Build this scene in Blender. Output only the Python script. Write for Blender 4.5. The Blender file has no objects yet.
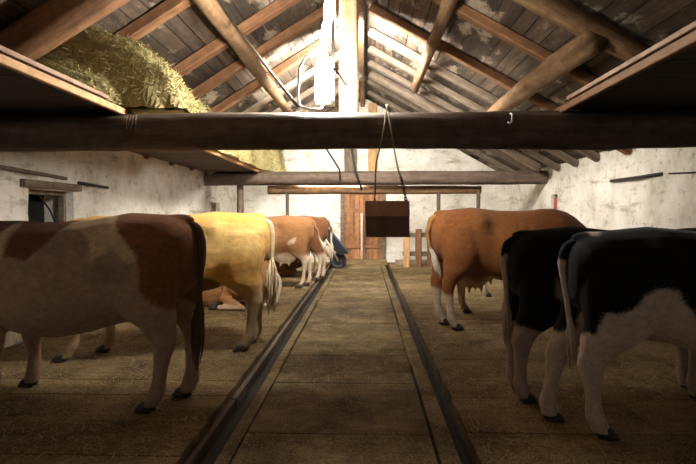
import bpy, bmesh, math, random
import numpy as np
from mathutils import Vector, Matrix, noise as mnoise

random.seed(7)
RNG = np.random.default_rng(11)
S = bpy.context.scene
COL = S.collection
PI = math.pi

# ------------------------------------------------------------------ camera
cam_data = bpy.data.cameras.new('camera')
cam = bpy.data.objects.new('camera', cam_data)
COL.objects.link(cam)
cam_data.sensor_width = 36.0
cam_data.lens = 540.0 / 696.0 * 36.0
cam_data.clip_end = 200
cam.location = (0, 0, 1.4)
cam.rotation_euler = (math.radians(90 - 1.8), 0, math.radians(1.857))
S.camera = cam

# ------------------------------------------------------------------ world, exposure
S.view_settings.view_transform = 'Standard'
S.view_settings.look = 'None'
S.view_settings.gamma = 1.0
S.view_settings.use_curve_mapping = False
S.view_settings.exposure = 0.0
world = bpy.data.worlds.new('world')
S.world = world
world.use_nodes = True
world.node_tree.nodes['Background'].inputs[0].default_value = (1.0, 0.90, 0.80, 1)
world.node_tree.nodes['Background'].inputs[1].default_value = 0.095
LAMP_A = 680.0     # vertical fitting by the king post
LAMP_B = 110.0     # fitting hung higher, behind it
LAMP_D = 1400.0     # strip hung between the tie beams
LAMP_C = 330.0     # tube behind the far tie beam

# ------------------------------------------------------------------ materials
def new_mat(name):
    m = bpy.data.materials.new(name)
    m.use_nodes = True
    nt = m.node_tree
    b = nt.nodes['Principled BSDF']
    return m, nt, b

def N(nt, kind, **kw):
    n = nt.nodes.new(kind)
    for k, v in kw.items():
        setattr(n, k, v)
    return n

def ramp(nt, stops, fac=None):
    r = N(nt, 'ShaderNodeValToRGB')
    el = r.color_ramp.elements
    while len(el) < len(stops):
        el.new(0.5)
    for e, (p, c) in zip(el, stops):
        e.position = p
        e.color = (c[0], c[1], c[2], 1)
    if fac is not None:
        nt.links.new(fac, r.inputs[0])
    return r

def noise_tex(nt, scale, detail=4, rough=0.6, mscale=(1, 1, 1), coord='Object'):
    tc = N(nt, 'ShaderNodeTexCoord')
    mp = N(nt, 'ShaderNodeMapping')
    mp.inputs['Scale'].default_value = mscale
    nt.links.new(tc.outputs[coord], mp.inputs[0])
    t = N(nt, 'ShaderNodeTexNoise')
    t.inputs['Scale'].default_value = scale
    t.inputs['Detail'].default_value = detail
    t.inputs['Roughness'].default_value = rough
    nt.links.new(mp.outputs[0], t.inputs['Vector'])
    return t

def mix(nt, a, b, fac, mode='MIX'):
    m = N(nt, 'ShaderNodeMix', data_type='RGBA', blend_type=mode)
    for sock, v in ((m.inputs[0], fac), (m.inputs[6], a), (m.inputs[7], b)):
        if isinstance(v, (int, float)):
            sock.default_value = v
        elif isinstance(v, tuple):
            sock.default_value = (*v, 1)
        else:
            nt.links.new(v, sock)
    return m.outputs[2]

def bump(nt, b, h, strength=0.4, dist=0.02):
    n = N(nt, 'ShaderNodeBump')
    n.inputs['Strength'].default_value = strength
    n.inputs['Distance'].default_value = dist
    nt.links.new(h, n.inputs['Height'])
    nt.links.new(n.outputs[0], b.inputs['Normal'])

def wood(name, dark, mid, light, rough=0.8, grain=10, patch=None, island=0.5, bstr=0.5):
    """grain along local x"""
    m, nt, b = new_mat(name)
    t = noise_tex(nt, 3.0, 6, 0.65, (0.35, grain * .35, grain * .35))
    r = ramp(nt, [(0.28, dark), (0.5, mid), (0.74, light)], t.outputs[0])
    col = r.outputs[0]
    geo = N(nt, 'ShaderNodeNewGeometry')
    isl = ramp(nt, [(0, (1 - island,) * 3), (1, (1 + island * .7,) * 3)], geo.outputs['Random Per Island'])
    col = mix(nt, col, isl.outputs[0], 1.0, 'MULTIPLY')
    if patch:
        pc, lo, hi, ps = patch
        t2 = noise_tex(nt, ps, 5, 0.7, (0.55, 1, 1))
        pr = ramp(nt, [(lo, (0, 0, 0)), (hi, (1, 1, 1))], t2.outputs[0])
        col = mix(nt, col, pc, pr.outputs[0])
    t3 = noise_tex(nt, 9, 3, 0.6)
    dr = ramp(nt, [(0.3, (0.55, 0.5, 0.45)), (0.62, (1, 1, 1))], t3.outputs[0])
    col = mix(nt, col, dr.outputs[0], 0.7, 'MULTIPLY')
    nt.links.new(col, b.inputs['Base Color'])
    b.inputs['Roughness'].default_value = rough
    bump(nt, b, t.outputs[0], bstr, 0.02)
    return m

M = {}
M['roof'] = wood('roof_boards', (.030, .020, .013), (.085, .058, .038), (.16, .112, .076), patch=((.36, .29, .22), .53, .60, 1.5), island=.6)
M['rafter'] = wood('rafter_wood', (.10, .042, .018), (.21, .096, .040), (.33, .17, .08), island=.2)
M['log'] = wood('log_wood', (.085, .044, .02), (.21, .12, .056), (.36, .225, .115), island=.2, grain=8)
M['beam'] = wood('old_beam_wood', (.07, .048, .036), (.15, .105, .078), (.26, .19, .14), island=.2, grain=9, bstr=.9)
M['loft'] = wood('loft_boards', (.045, .028, .017), (.095, .058, .034), (.17, .105, .06), island=.35)
M['loft_shade'] = wood('shaded_loft_boards', (.016, .011, .008), (.036, .024, .016), (.07, .046, .03), island=.35)  # loft boards again, with the shade under the near lofts in the colour
M['oldboard'] = wood('weathered_board', (.18, .10, .065), (.34, .21, .14), (.47, .32, .22), island=.1)
M['newboard'] = wood('sawn_board', (.36, .19, .08), (.55, .32, .14), (.68, .43, .21), island=.1)
M['door'] = wood('door_planks', (.20, .085, .036), (.36, .17, .075), (.48, .26, .125), island=.35)
M['greywood'] = wood('grey_wood', (.085, .06, .042), (.17, .13, .092), (.28, .22, .165), island=.25)
def floor_mat(name, dark, mid, light, crumb):
    """worn boards trodden over with dirt and chaff"""
    m, nt, b = new_mat(name)
    t = noise_tex(nt, 2.2, 10, .72)
    r = ramp(nt, [(.30, dark), (.5, mid), (.68, light)], t.outputs[0])
    g = noise_tex(nt, 3.0, 5, .65, (.4, 5, 5))
    gr = ramp(nt, [(.35, (.62, .60, .58)), (.6, (1, 1, 1))], g.outputs[0])
    col = mix(nt, r.outputs[0], gr.outputs[0], .6, 'MULTIPLY')
    f = noise_tex(nt, 48, 4, .75)
    fr = ramp(nt, [(.34, (.35, .33, .30)), (.52, (1, 1, 1))], f.outputs[0])
    col = mix(nt, col, fr.outputs[0], .8, 'MULTIPLY')
    f2 = noise_tex(nt, 70, 3, .6, (1, 1, 1))
    cr = ramp(nt, [(.60, (0, 0, 0)), (.68, (1, 1, 1))], f2.outputs[0])
    col = mix(nt, col, crumb, cr.outputs[0])
    geo = N(nt, 'ShaderNodeNewGeometry')
    isl = ramp(nt, [(0, (.8,) * 3), (1, (1.12,) * 3)], geo.outputs['Random Per Island'])
    col = mix(nt, col, isl.outputs[0], 1.0, 'MULTIPLY')
    nt.links.new(col, b.inputs['Base Color'])
    b.inputs['Roughness'].default_value = .92
    b.inputs['Specular IOR Level'].default_value = .2
    h = mix(nt, t.outputs[0], f.outputs[0], .5)
    bump(nt, b, h, .9, .03)
    return m
M['aisle'] = floor_mat('aisle_planks', (.07, .048, .023), (.25, .185, .092), (.45, .35, .19), (.55, .44, .25))
M['stallwood'] = floor_mat('stall_boards', (.085, .055, .026), (.27, .19, .09), (.45, .335, .175), (.55, .43, .24))

def plaster():
    m, nt, b = new_mat('whitewashed_stone')
    t = noise_tex(nt, 1.7, 8, 0.68)
    r = ramp(nt, [(0.26, (.42, .37, .30)), (0.42, (.70, .66, .58)), (0.62, (.86, .83, .77))], t.outputs[0])
    t2 = noise_tex(nt, 9, 6, 0.7)
    r2 = ramp(nt, [(0.30, (.30, .26, .21)), (0.43, (1, 1, 1))], t2.outputs[0])
    col = mix(nt, r.outputs[0], r2.outputs[0], .75, 'MULTIPLY')
    t4 = noise_tex(nt, 1.2, 5, .7, (1, .6, 3.5))
    r4 = ramp(nt, [(.33, (.42, .36, .28)), (.44, (1, 1, 1))], t4.outputs[0])
    col = mix(nt, col, r4.outputs[0], .7, 'MULTIPLY')
    nt.links.new(col, b.inputs['Base Color'])
    b.inputs['Roughness'].default_value = .95
    t3 = noise_tex(nt, 5, 8, .7)
    bump(nt, b, t3.outputs[0], .7, .05)
    return m
M['plaster'] = plaster()

def plain(name, col, rough=.7, var=.35, scale=12, metal=0.0, bs=.2):
    m, nt, b = new_mat(name)
    t = noise_tex(nt, scale, 5, .65)
    d = tuple(c * (1 - var) for c in col)
    l = tuple(min(1, c * (1 + var * .6)) for c in col)
    r = ramp(nt, [(.3, d), (.7, l)], t.outputs[0])
    nt.links.new(r.outputs[0], b.inputs['Base Color'])
    b.inputs['Roughness'].default_value = rough
    b.inputs['Metallic'].default_value = metal
    if bs:
        bump(nt, b, t.outputs[0], bs, .01)
    return m
M['gutter'] = plain('gutter_muck', (.022, .016, .010), .85, .6, 14, bs=.9)
M['concrete'] = plain('kerb_concrete', (.33, .27, .20), .9, .4, 6, bs=.5)
M['iron'] = plain('dark_iron', (.045, .04, .038), .6, .4, 20, .6)
M['steel'] = plain('pale_conduit', (.38, .35, .31), .45, .2, 20, .3)
M['cable'] = plain('white_cable', (.72, .70, .66), .5, .1, 20)
M['rope'] = plain('rope_fibre', (.36, .30, .22), .9, .4, 60)
M['hoof'] = plain('hoof_horn', (.055, .040, .030), .5, .5, 18)
M['eye'] = plain('cow_eye', (.012, .008, .006), .1, .1, 5, bs=0)
M['rubber'] = plain('black_rubber', (.030, .032, .038), .75, .4, 25)
M['tray'] = plain('black_tray', (.028, .032, .042), .45, .3, 12)
M['palewood'] = plain('pale_handle_wood', (.62, .54, .42), .6, .25, 14)
M['box_lit'] = plain('brown_sheet_lit', (.58, .33, .19), .6, .25, 6)  # lighter brown puts the light on the hood into the colour
M['box_shade'] = plain('brown_sheet_shaded', (.24, .125, .09), .6, .25, 6)  # same sheet, shade on the front put into the colour
M['housing'] = plain('lamp_housing', (.75, .74, .70), .5, .1, 8)
M['void'] = plain('painted_dark', (.005, .0045, .004), .9, .3, 5)  # near-black colour standing in for unlit depth behind openings
M['redcloth'] = plain('faded_red_paint', (.45, .11, .085), .8, .45, 16)
M['pole'] = plain('whitish_pole', (.66, .56, .48), .6, .2, 14)

def emit(name, col, k):
    m, nt, b = new_mat(name)
    b.inputs['Base Color'].default_value = (.9, .9, .9, 1)
    b.inputs['Emission Color'].default_value = (*col, 1)
    b.inputs['Emission Strength'].default_value = k
    return m
WARM = (1.0, .945, .85)
M['lampA'] = emit('lamp_tube_a', (1.0, .95, .85), LAMP_A)
M['lampB'] = emit('lamp_tube_b', WARM, LAMP_B)
M['lampD'] = emit('lamp_tube_d', WARM, LAMP_D)
M['lampC'] = emit('lamp_tube_c', WARM, LAMP_C)

def hay_mat(name, cols):
    m, nt, b = new_mat(name)
    geo = N(nt, 'ShaderNodeNewGeometry')
    r = ramp(nt, [(i / (len(cols) - 1), c) for i, c in enumerate(cols)], geo.outputs['Random Per Island'])
    nt.links.new(r.outputs[0], b.inputs['Base Color'])
    b.inputs['Roughness'].default_value = .8
    return m
M['hay'] = hay_mat('hay', [(.17, .145, .055), (.30, .25, .095), (.42, .355, .15), (.52, .45, .22), (.34, .32, .12)])
M['straw'] = hay_mat('straw', [(.22, .145, .06), (.38, .27, .12), (.50, .38, .19), (.28, .19, .08)])

def coat_mat():
    m, nt, b = new_mat('cow_coat')
    at = N(nt, 'ShaderNodeAttribute', attribute_name='coat')
    t = noise_tex(nt, 30, 5, .7, (.45, 1.6, .8))
    r = ramp(nt, [(.3, (.72, .70, .68)), (.66, (1.12, 1.1, 1.08))], t.outputs[0])
    c = mix(nt, at.outputs['Color'], r.outputs[0], 1.0, 'MULTIPLY')
    nt.links.new(c, b.inputs['Base Color'])
    b.inputs['Roughness'].default_value = .78
    b.inputs['Sheen Weight'].default_value = .12
    b.inputs['Sheen Roughness'].default_value = .5
    b.inputs['Specular IOR Level'].default_value = .15
    bump(nt, b, t.outputs[0], .25, .01)
    return m
M['coat'] = coat_mat()

# ------------------------------------------------------------------ object helpers
def tag(o, label=None, cat=None, group=None, kind=None):
    if label: o['label'] = label
    if cat: o['category'] = cat
    if group: o['group'] = group
    if kind: o['kind'] = kind
    return o

def link(name, me, mat, parent=None, smooth=False):
    o = bpy.data.objects.new(name, me)
    COL.objects.link(o)
    if mat is not None and not me.materials:
        me.materials.append(mat)
    if parent is not None:
        o.parent = parent
    if smooth:
        me.polygons.foreach_set('use_smooth', np.ones(len(me.polygons), bool))
    return o

def empty(name, loc=(0, 0, 0), rz=0.0):
    o = bpy.data.objects.new(name, None)
    o.empty_display_size = .2
    o.location = loc
    o.rotation_euler = (0, 0, rz)
    COL.objects.link(o)
    return o

def mesh(name, V, F):
    me = bpy.data.meshes.new(name)
    me.from_pydata([tuple(v) for v in V], [], [tuple(f) for f in F])
    me.validate()
    me.update()
    return me

class MB:
    def __init__(s):
        s.V = []; s.F = []
    def add(s, V, F):
        n = len(s.V)
        s.V += [tuple(v) for v in V]
        s.F += [tuple(i + n for i in f) for f in F]
    def box(s, x0, x1, y0, y1, z0, z1, j=0.0):
        r = lambda: random.uniform(-j, j) if j else 0
        V = [(x + r(), y + r(), z + r()) for z in (z0, z1) for (x, y) in ((x0, y0), (x1, y0), (x1, y1), (x0, y1))]
        s.add(V, [(3, 2, 1, 0), (4, 5, 6, 7), (0, 1, 5, 4), (1, 2, 6, 5), (2, 3, 7, 6), (3, 0, 4, 7)])
    def loft(s, rings):
        n = len(rings[0])
        V = [p for r in rings for p in r]
        F = []
        for i in range(len(rings) - 1):
            for k in range(n):
                k2 = (k + 1) % n
                F.append((i * n + k, i * n + k2, (i + 1) * n + k2, (i + 1) * n + k))
        F.append(tuple(range(n - 1, -1, -1)))
        F.append(tuple((len(rings) - 1) * n + k for k in range(n)))
        s.add(V, F)
    def tube(s, pts, rad, n=8):
        pts = [Vector(p) for p in pts]
        rs = rad if isinstance(rad, (list, tuple)) else [rad] * len(pts)
        rings = []
        up = None
        for i, p in enumerate(pts):
            d = (pts[min(i + 1, len(pts) - 1)] - pts[max(i - 1, 0)]).normalized()
            if up is None:
                up = Vector((0, 0, 1)) if abs(d.z) < .9 else Vector((1, 0, 0))
            a = d.cross(up).normalized()
            b = a.cross(d).normalized()
            up = b
            rings.append([p + (a * math.cos(2 * PI * k / n) + b * math.sin(2 * PI * k / n)) * rs[i] for k in range(n)])
        s.loft(rings)
    def ellipsoid(s, c, r, n=14, m=9):
        rings = []
        for i in range(1, m):
            t = PI * i / m
            rings.append([(c[0] + r[0] * math.sin(t) * math.cos(2 * PI * k / n), c[1] + r[1] * math.sin(t) * math.sin(2 * PI * k / n), c[2] - r[2] * math.cos(t)) for k in range(n)])
        s.loft(rings)
    def build(s, name, mat, parent=None, smooth=False):
        return link(name, mesh(name, s.V, s.F), mat, parent, smooth)

def frame(p0, p1, up=(0, 0, 1)):
    p0, p1 = Vector(p0), Vector(p1)
    x = (p1 - p0).normalized()
    u = Vector(up)
    if abs(x.dot(u)) > .95:
        u = Vector((0, 1, 0))
    y = u.cross(x).normalized()
    z = x.cross(y).normalized()
    m = Matrix((x, y, z)).transposed().to_4x4()
    m.translation = p0
    return m, (p1 - p0).length

def log(name, p0, p1, r0, r1, mat, parent=None, bend=0.0, rough=.04, n=18, squash=1.0, seed=None, sq=2.0):
    """a tree trunk from p0 to p1, grain along local x"""
    mtx, L = frame(p0, p1)
    sd = seed if seed is not None else random.random() * 50
    m = max(6, int(L / .12))
    rings = []
    for i in range(m + 1):
        f = i / m
        x = f * L
        R = r0 + (r1 - r0) * f
        by = bend * math.sin(PI * f)
        rg = []
        for k in range(n):
            a = 2 * PI * k / n
            v = mnoise.noise(Vector((x * .9 + sd, math.cos(a) * 1.1, math.sin(a) * 1.1)))
            v2 = mnoise.noise(Vector((x * 3.5 + sd, math.cos(a) * 2.5 + 9, math.sin(a) * 2.5)))
            ca, sa = abs(math.cos(a)), abs(math.sin(a))
            r = R / (ca ** sq + sa ** sq) ** (1 / sq) * (1 + rough * 3 * v + rough * 1.2 * v2)
            rg.append((x, math.cos(a) * r + by, math.sin(a) * r * squash))
        rings.append(rg)
    b = MB(); b.loft(rings)
    o = b.build(name, mat, parent, True)
    o.matrix_world = mtx
    return o

def plank(name, p0, p1, w, t, mat, parent=None, up=(0, 0, 1), cut=0.0):
    """sawn board/squared timber, width w along local y, thickness t along local z"""
    mtx, L = frame(p0, p1, up)
    b = MB()
    m = max(3, int(L / .3))
    rings = []
    sd = random.random() * 40
    for i in range(m + 1):
        x = L * i / m
        e = .06 * mnoise.noise(Vector((x * 1.3 + sd, 0, 0)))
        ww, tt = w / 2 * (1 + e), t / 2 * (1 + e)
        c = min(w, t) * .12
        rings.append([(x, ww - c, -tt), (x, ww, -tt + c), (x, ww, tt - c), (x, ww - c, tt), (x, -ww + c, tt), (x, -ww, tt - c), (x, -ww, -tt + c), (x, -ww + c, -tt)])
    b.loft(rings)
    o = b.build(name, mat, parent)
    if parent is None:
        o.matrix_world = mtx
    else:
        o.matrix_local = mtx
    return o

# ------------------------------------------------------------------ the shell
XL, XR, YB = -3.8, 4.2, 16.0
Y0 = 1.2
RIDGE, EAVE = 4.85, 2.5
SL = (RIDGE - EAVE) / -XL
SR = (RIDGE - EAVE) / XR
def roof_z(x):
    return RIDGE - (SL * -x if x < 0 else SR * x)

# floor: earth base, the plank aisle and the boarded stalls
b = MB(); b.box(XL - .3, XR + .3, 0.4, YB + .3, -.40, -.13)
tag(b.build('floor_base', M['gutter']), kind='structure')

def boards_floor(name, x0, x1, depth, mat, y0=.6, y1=YB, zj=.006, gap=.009, rx=0.0):
    b = MB()
    y = y0
    while y < y1 - .05:
        d = depth * random.uniform(.55, 1.3)
        yy = min(y + d, y1)
        dz = random.uniform(-zj, 0)
        V = [(u, v, w) for w in (-.13, dz) for (u, v) in ((y + gap / 2, -x0 - random.uniform(0, rx)), (yy - gap / 2, -x0), (yy - gap / 2, -x1), (y + gap / 2, -x1 + random.uniform(0, rx)))]
        # local frame: x' = world y, y' = -world x ; afterwards rotated so that grain (local x) lies across the aisle
        V = [(-q[1], q[0], q[2]) for q in V]
        b.add(V, [(3, 2, 1, 0), (4, 5, 6, 7), (0, 1, 5, 4), (1, 2, 6, 5), (2, 3, 7, 6), (3, 0, 4, 7)])
        y = yy
    bm_o = b.build(name, mat)
    me = bm_o.data
    bmm = bmesh.new(); bmm.from_mesh(me); bmesh.ops.recalc_face_normals(bmm, faces=bmm.faces); bmm.to_mesh(me); bmm.free()
    tag(bm_o, kind='structure')
    return bm_o
boards_floor('floor', -.76, .41, .47, M['aisle'])
boards_floor('floor_left', XL, -1.07, .55, M['stallwood'], rx=.02)
boards_floor('floor_right', .66, XR, .55, M['stallwood'], rx=.02)

def strip(name, x0, x1, mat, seg=1.9, y0=.6, y1=YB, top=0.0):
    b = MB(); y = y0
    while y < y1 - .05:
        yy = min(y + seg * random.uniform(.8, 1.2), y1)
        b.box(y, yy - .012, -x1 + random.uniform(-.008, .008), -x0 + random.uniform(-.008, .008), -.13, top - random.uniform(0, .008))
        y = yy
    o = b.build(name, mat)
    o.rotation_euler = (0, 0, PI / 2)       # grain along the aisle
    tag(o, kind='structure')
    return o
strip('trim_1', -.86, -.775, M['aisle'])
strip('trim_2', .43, .54, M['aisle'])
strip('trim_3', -1.055, -1.01, M['beam'], top=-.035)
# raised rib of muck in the left channel, as the photo shows
def muck(name, x, w, h):
    b = MB(); rings = []
    for i in range(150):
        y = .6 + i * (YB - .8) / 149
        e = 1 + .35 * mnoise.noise(Vector((y * 1.9, x, 0)))
        rings.append([(x + w * e * math.cos(a), y, -.135 + h * e * math.sin(a)) for a in [PI * k / 8 for k in range(9)]] )
    b.loft(rings)
    tag(b.build(name, M['gutter'], smooth=True), kind='structure')
muck('trim_4', -.935, .055, .075)
muck('trim_5', .60, .04, .04)

# walls
def wall_grid(name, origin, u, v, w, h, res, nrm, amp, mat, holes=(), top=None):
    """lumpy whitewashed wall with thickness; holes = (u0,u1,v0,v1)"""
    us = set(np.linspace(0, w, int(w / res) + 1)); vs = set(np.linspace(0, h, int(h / res) + 1))
    for hu0, hu1, hv0, hv1 in holes:
        us |= {hu0, hu1}; vs |= {hv0, hv1}
    us = sorted(us); vs = sorted(vs)
    o, u, v, nrm = map(Vector, (origin, u, v, nrm))
    V = []
    for b_ in vs:
        for a in us:
            vv = b_
            if top is not None:
                vv = b_ / h * top(a)
            p = o + u * a + v * vv
            q = p * 1.0
            d = mnoise.noise(q * 1.3) * .6 + mnoise.noise(q * 3.7) * .35 + mnoise.noise(q * 9) * .12
            V.append(p + nrm * (d * amp))
    nu = len(us)
    inside = lambda a, c: any(h0 - 1e-6 <= a and a < h1 - 1e-6 and g0 - 1e-6 <= c and c < g1 - 1e-6 for h0, h1, g0, g1 in holes)
    F = []
    for j in range(len(vs) - 1):
        for i in range(nu - 1):
            if not inside(us[i], vs[j]):
                F.append((j * nu + i, j * nu + i + 1, (j + 1) * nu + i + 1, (j + 1) * nu + i))
    me = mesh(name, V, F)
    bmm = bmesh.new(); bmm.from_mesh(me)
    bmesh.ops.delete(bmm, geom=[x for x in bmm.verts if not x.link_faces], context='VERTS')
    r = bmesh.ops.extrude_face_region(bmm, geom=list(bmm.faces))
    bmesh.ops.translate(bmm, vec=-nrm * .4, verts=[g for g in r['geom'] if isinstance(g, bmesh.types.BMVert)])
    bmesh.ops.recalc_face_normals(bmm, faces=bmm.faces)
    bmm.to_mesh(me); bmm.free()
    ob = link(name, me, mat, smooth=False)
    tag(ob, kind='structure')
    return ob
# left wall: u runs along +Y.  window_1 y 6.75..7.65 (z 1.22..1.66), window_2 y 13.0..13.7
WL1 = (5.98, 6.92, 1.22, 1.70)
WL2 = (13.2, 14.0, 1.44, 1.72)
wall_grid('wall_left', (XL, Y0, 0), (0, 1, 0), (0, 0, 1), YB - Y0, EAVE, .17, (1, 0, 0), .05, M['plaster'],
          [(q[0] - Y0, q[1] - Y0, q[2], q[3]) for q in (WL1, WL2)])
WR1 = (12.0, 12.4, 1.25, 1.86)
wall_grid('wall_right', (XR, Y0, 0), (0, 1, 0), (0, 0, 1), YB - Y0, EAVE + .05, .17, (-1, 0, 0), .05, M['plaster'],
          [(WR1[0] - Y0, WR1[1] - Y0, WR1[2], WR1[3])])
DOOR = (-.74, .60, 0.0, 2.15)
wall_grid('wall_back', (XL - .1, YB, 0), (1, 0, 0), (0, 0, 1), XR - XL + .2, 4.8, .17, (0, -1, 0), .035, M['plaster'],
          [(DOOR[0] - XL + .1, DOOR[1] - XL + .1, 0, 2.15 )], top=lambda a: 4.8)
# the gable is cut by the roof: keep the wall below the rafters
wb = bpy.data.objects['wall_back']
bmm = bmesh.new(); bmm.from_mesh(wb.data)
for sgn, sl in ((-1, SL), (1, SR)):
    nrm = Vector((sl * sgn, 0, 1)).normalized()
    geom = bmm.verts[:] + bmm.edges[:] + bmm.faces[:]
    bmesh.ops.bisect_plane(bmm, geom=geom, plane_co=(0, 0, RIDGE - .02), plane_no=nrm, clear_outer=True)
bmm.to_mesh(wb.data); bmm.free()

# roof boards (run along the barn, grain local x = world y)
def roof_side(name, sgn, run, sl):
    L = math.hypot(run, run * sl) + .45
    b = MB(); v = 0.0
    while v < L - .02:
        w = random.uniform(.17, .27)
        y = .4 + random.uniform(0, 1.5) - 1.5
        while y < YB + .3:
            ln = random.uniform(2.6, 4.4)
            t = random.uniform(-.006, .006)
            b.box(y, min(y + ln, YB + .35) - .006, v + .004, min(v + w, L) - .008, .0 + t, .028 + t, .002)
            y += ln
        v += w
    # solid outer cover so that no sky shows between the boards
    b.box(-1, YB + .35, -.02, L, .05, .09)
    o = b.build(name, M['roof'])
    ey = Vector((sgn, 0, -sl)).normalized()      # down the slope
    ex = Vector((0, 1, 0))
    ez = ex.cross(ey)
    if ez.z < 0:
        ex = -ex; ez = ex.cross(ey)
    m = Matrix((ex, ey, ez)).transposed().to_4x4()
    m.translation = Vector((0, 0 if ex.y > 0 else YB + .35 - 1 + .35, RIDGE))
    o.matrix_world = m
    tag(o, kind='structure')
roof_side('ceiling_left', -1, -XL, SL)
roof_side('ceiling_right', 1, XR, SR)

# ------------------------------------------------------------------ windows, door
def window(n, wallx, q, sgn, label=None):
    """reveal boards and a black panel painting the darkness behind; sgn = direction into the wall"""
    y0, y1, z0, z1 = q
    root = tag(empty('window_%d' % n, (wallx, (y0 + y1) / 2, z0)), kind='structure')
    fw = .055
    b = MB()
    h, w = z1 - z0, y1 - y0
    xa, xb = sgn * .10, sgn * .17
    xa, xb = min(xa, xb), max(xa, xb)
    b.box(xa, xb, -w / 2, w / 2, 0, fw); b.box(xa, xb, -w / 2, w / 2, h - fw, h)
    b.box(xa, xb, -w / 2, -w / 2 + fw, fw, h - fw); b.box(xa, xb, w / 2 - fw, w / 2, fw, h - fw)
    b.build('window_frame', M['greywood'], root)
    b = MB()
    xa, xb = sorted((sgn * .39, sgn * .44))
    b.box(xa, xb, -w / 2 - .1, w / 2 + .1, -.1, h + .1)
    b.build('window_black_panel', M['void'], root)  # black panel in place of the unlit depth of the opening
    return root
w1 = window(1, XL, WL1, -1)
b = MB(); b.tube([(-.16, -.05, .46), (-.13, .16, .24), (-.12, .30, .02)], .012, 6)
b.build('window_stay', M['iron'], w1)
b = MB(); b.box(-.09, .015, -.40, .02, -.0, .035, .004)
b.build('window_sill', M['cable'], w1)
w2 = window(2, XL, WL2, -1)
w3 = window(3, XR, WR1, 1)
b = MB(); b.box(.06, .085, -.15, .17, .02, .55, .004)
b.build('window_curtain', M['redcloth'], w3)
lt = plank('lintel', (XL - .02, 5.85, 1.755), (XL - .02, 7.05, 1.755), .14, .09, M['greywood'])
tag(lt, 'grey weathered timber lintel above the dark left window', 'lintel', kind='thing')
lt = plank('lintel', (XL + .02, 5.4, 1.90), (XL + .02, 6.7, 1.86), .06, .04, M['beam'])
lt.name = 'wall_batten'
tag(lt, 'thin dark batten let into the left wall over the window', 'batten', kind='thing')

droot = tag(empty('door_1', (0, YB, 0)), kind='structure')
b = MB(); x = DOOR[0] + .10
while x < DOOR[1] - .08:
    w = min(random.uniform(.12, .19), DOOR[1] - .06 - x)
    b.box(0.02, 2.03, x - 0, x + w - .008, -.03 + random.uniform(0, .006), .02)
    x += w
o = b.build('door_panel', M['door'], droot)
o.rotation_euler = (0, -PI / 2, 0)
o.matrix_local = Matrix(((0, 1, 0, 0), (0, 0, -1, 0.07), (1, 0, 0, 0), (0, 0, 0, 1)))
fr = MB(); fr.box(DOOR[0], DOOR[0] + .11, -.06, .12, 0, 2.15); fr.box(DOOR[1] - .11, DOOR[1], -.06, .12, 0, 2.15); fr.box(DOOR[0], DOOR[1], -.06, .12, 2.03, 2.15)
fr.build('door_frame', M['greywood'], droot)
fr = MB(); fr.box(DOOR[0] + .11, DOOR[1] - .11, .18, .25, 0, 2.05)
fr.build('door_backing', M['void'], droot)
b = MB(); b.box(DOOR[0] + .14, DOOR[1] - .14, -.0, .03, .42, .53); b.box(DOOR[0] + .14, DOOR[1] - .14, -.0, .03, 1.5, 1.61)
b.build('door_ledge', M['door'], droot)

# ------------------------------------------------------------------ carpentry
BY = 4.70      # distance of the near tie beam
T = lambda o, label, cat, group=None: tag(o, label, cat, group, 'thing')
tb0 = T(log('tie_beam', (XL - .2, BY, 2.13), (XR + .2, BY, 2.13), .152, .149, M['beam'], bend=.0, rough=.045, squash=.97, n=32, seed=3, sq=3.4), 'massive dark round tie beam spanning the barn nearest the viewer', 'beam')
tb0.matrix_world = tb0.matrix_world @ Matrix.Rotation(math.radians(24), 4, 'X')
T(log('tie_beam', (XL - .2, 12.75, 2.26), (XR + .1, 12.7, 2.27), .165, .16, M['beam'], rough=.03, seed=8), 'grey brown log tie beam crossing the far end before the back wall', 'beam')
T(log('cross_log', (-2.35, 13.0, 2.0), (2.75, 13.0, 2.0), .105, .095, M['log'], rough=.05, seed=5), 'slimmer pale log slung just under the far tie beam', 'beam')
T(log('door_header', (-1.45, YB - .12, 2.02 + .2), (.95, YB - .12, 2.02 + .2), .09, .08, M['beam'], rough=.05), 'short dark header log fixed above the plank door', 'beam')
kp = T(plank('king_post', (-.172, 5.6, 2.10), (-.172, 5.6, RIDGE - .08), .195, .16, M['log'], up=(0, 1, 0)), 'squared upright king post rising behind the near tie beam beside the lamp', 'post')
plank('stub', (.06, 0, -.09), (.06, 0, -.80), .12, .12, M['beam'], kp, up=(0, 1, 0))
T(plank('king_post', (-.44, YB - .16, 2.3), (-.44, YB - .16, RIDGE - .1), .36, .12, M['greywood'], up=(0, 1, 0)), 'broad grey brown gable post above the far beam', 'post')
T(plank('gable_post', (.20, YB - .16, 2.3), (.20, YB - .16, RIDGE - .2), .24, .10, M['newboard'], up=(0, 1, 0)), 'yellowish sawn gable post just right of the broad grey one', 'post')
T(plank('ridge_beam', (-.09, .5, RIDGE - .19), (-.09, YB, RIDGE - .19), .12, .18, M['log']), 'ridge beam running the length of the roof peak', 'beam')

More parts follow.
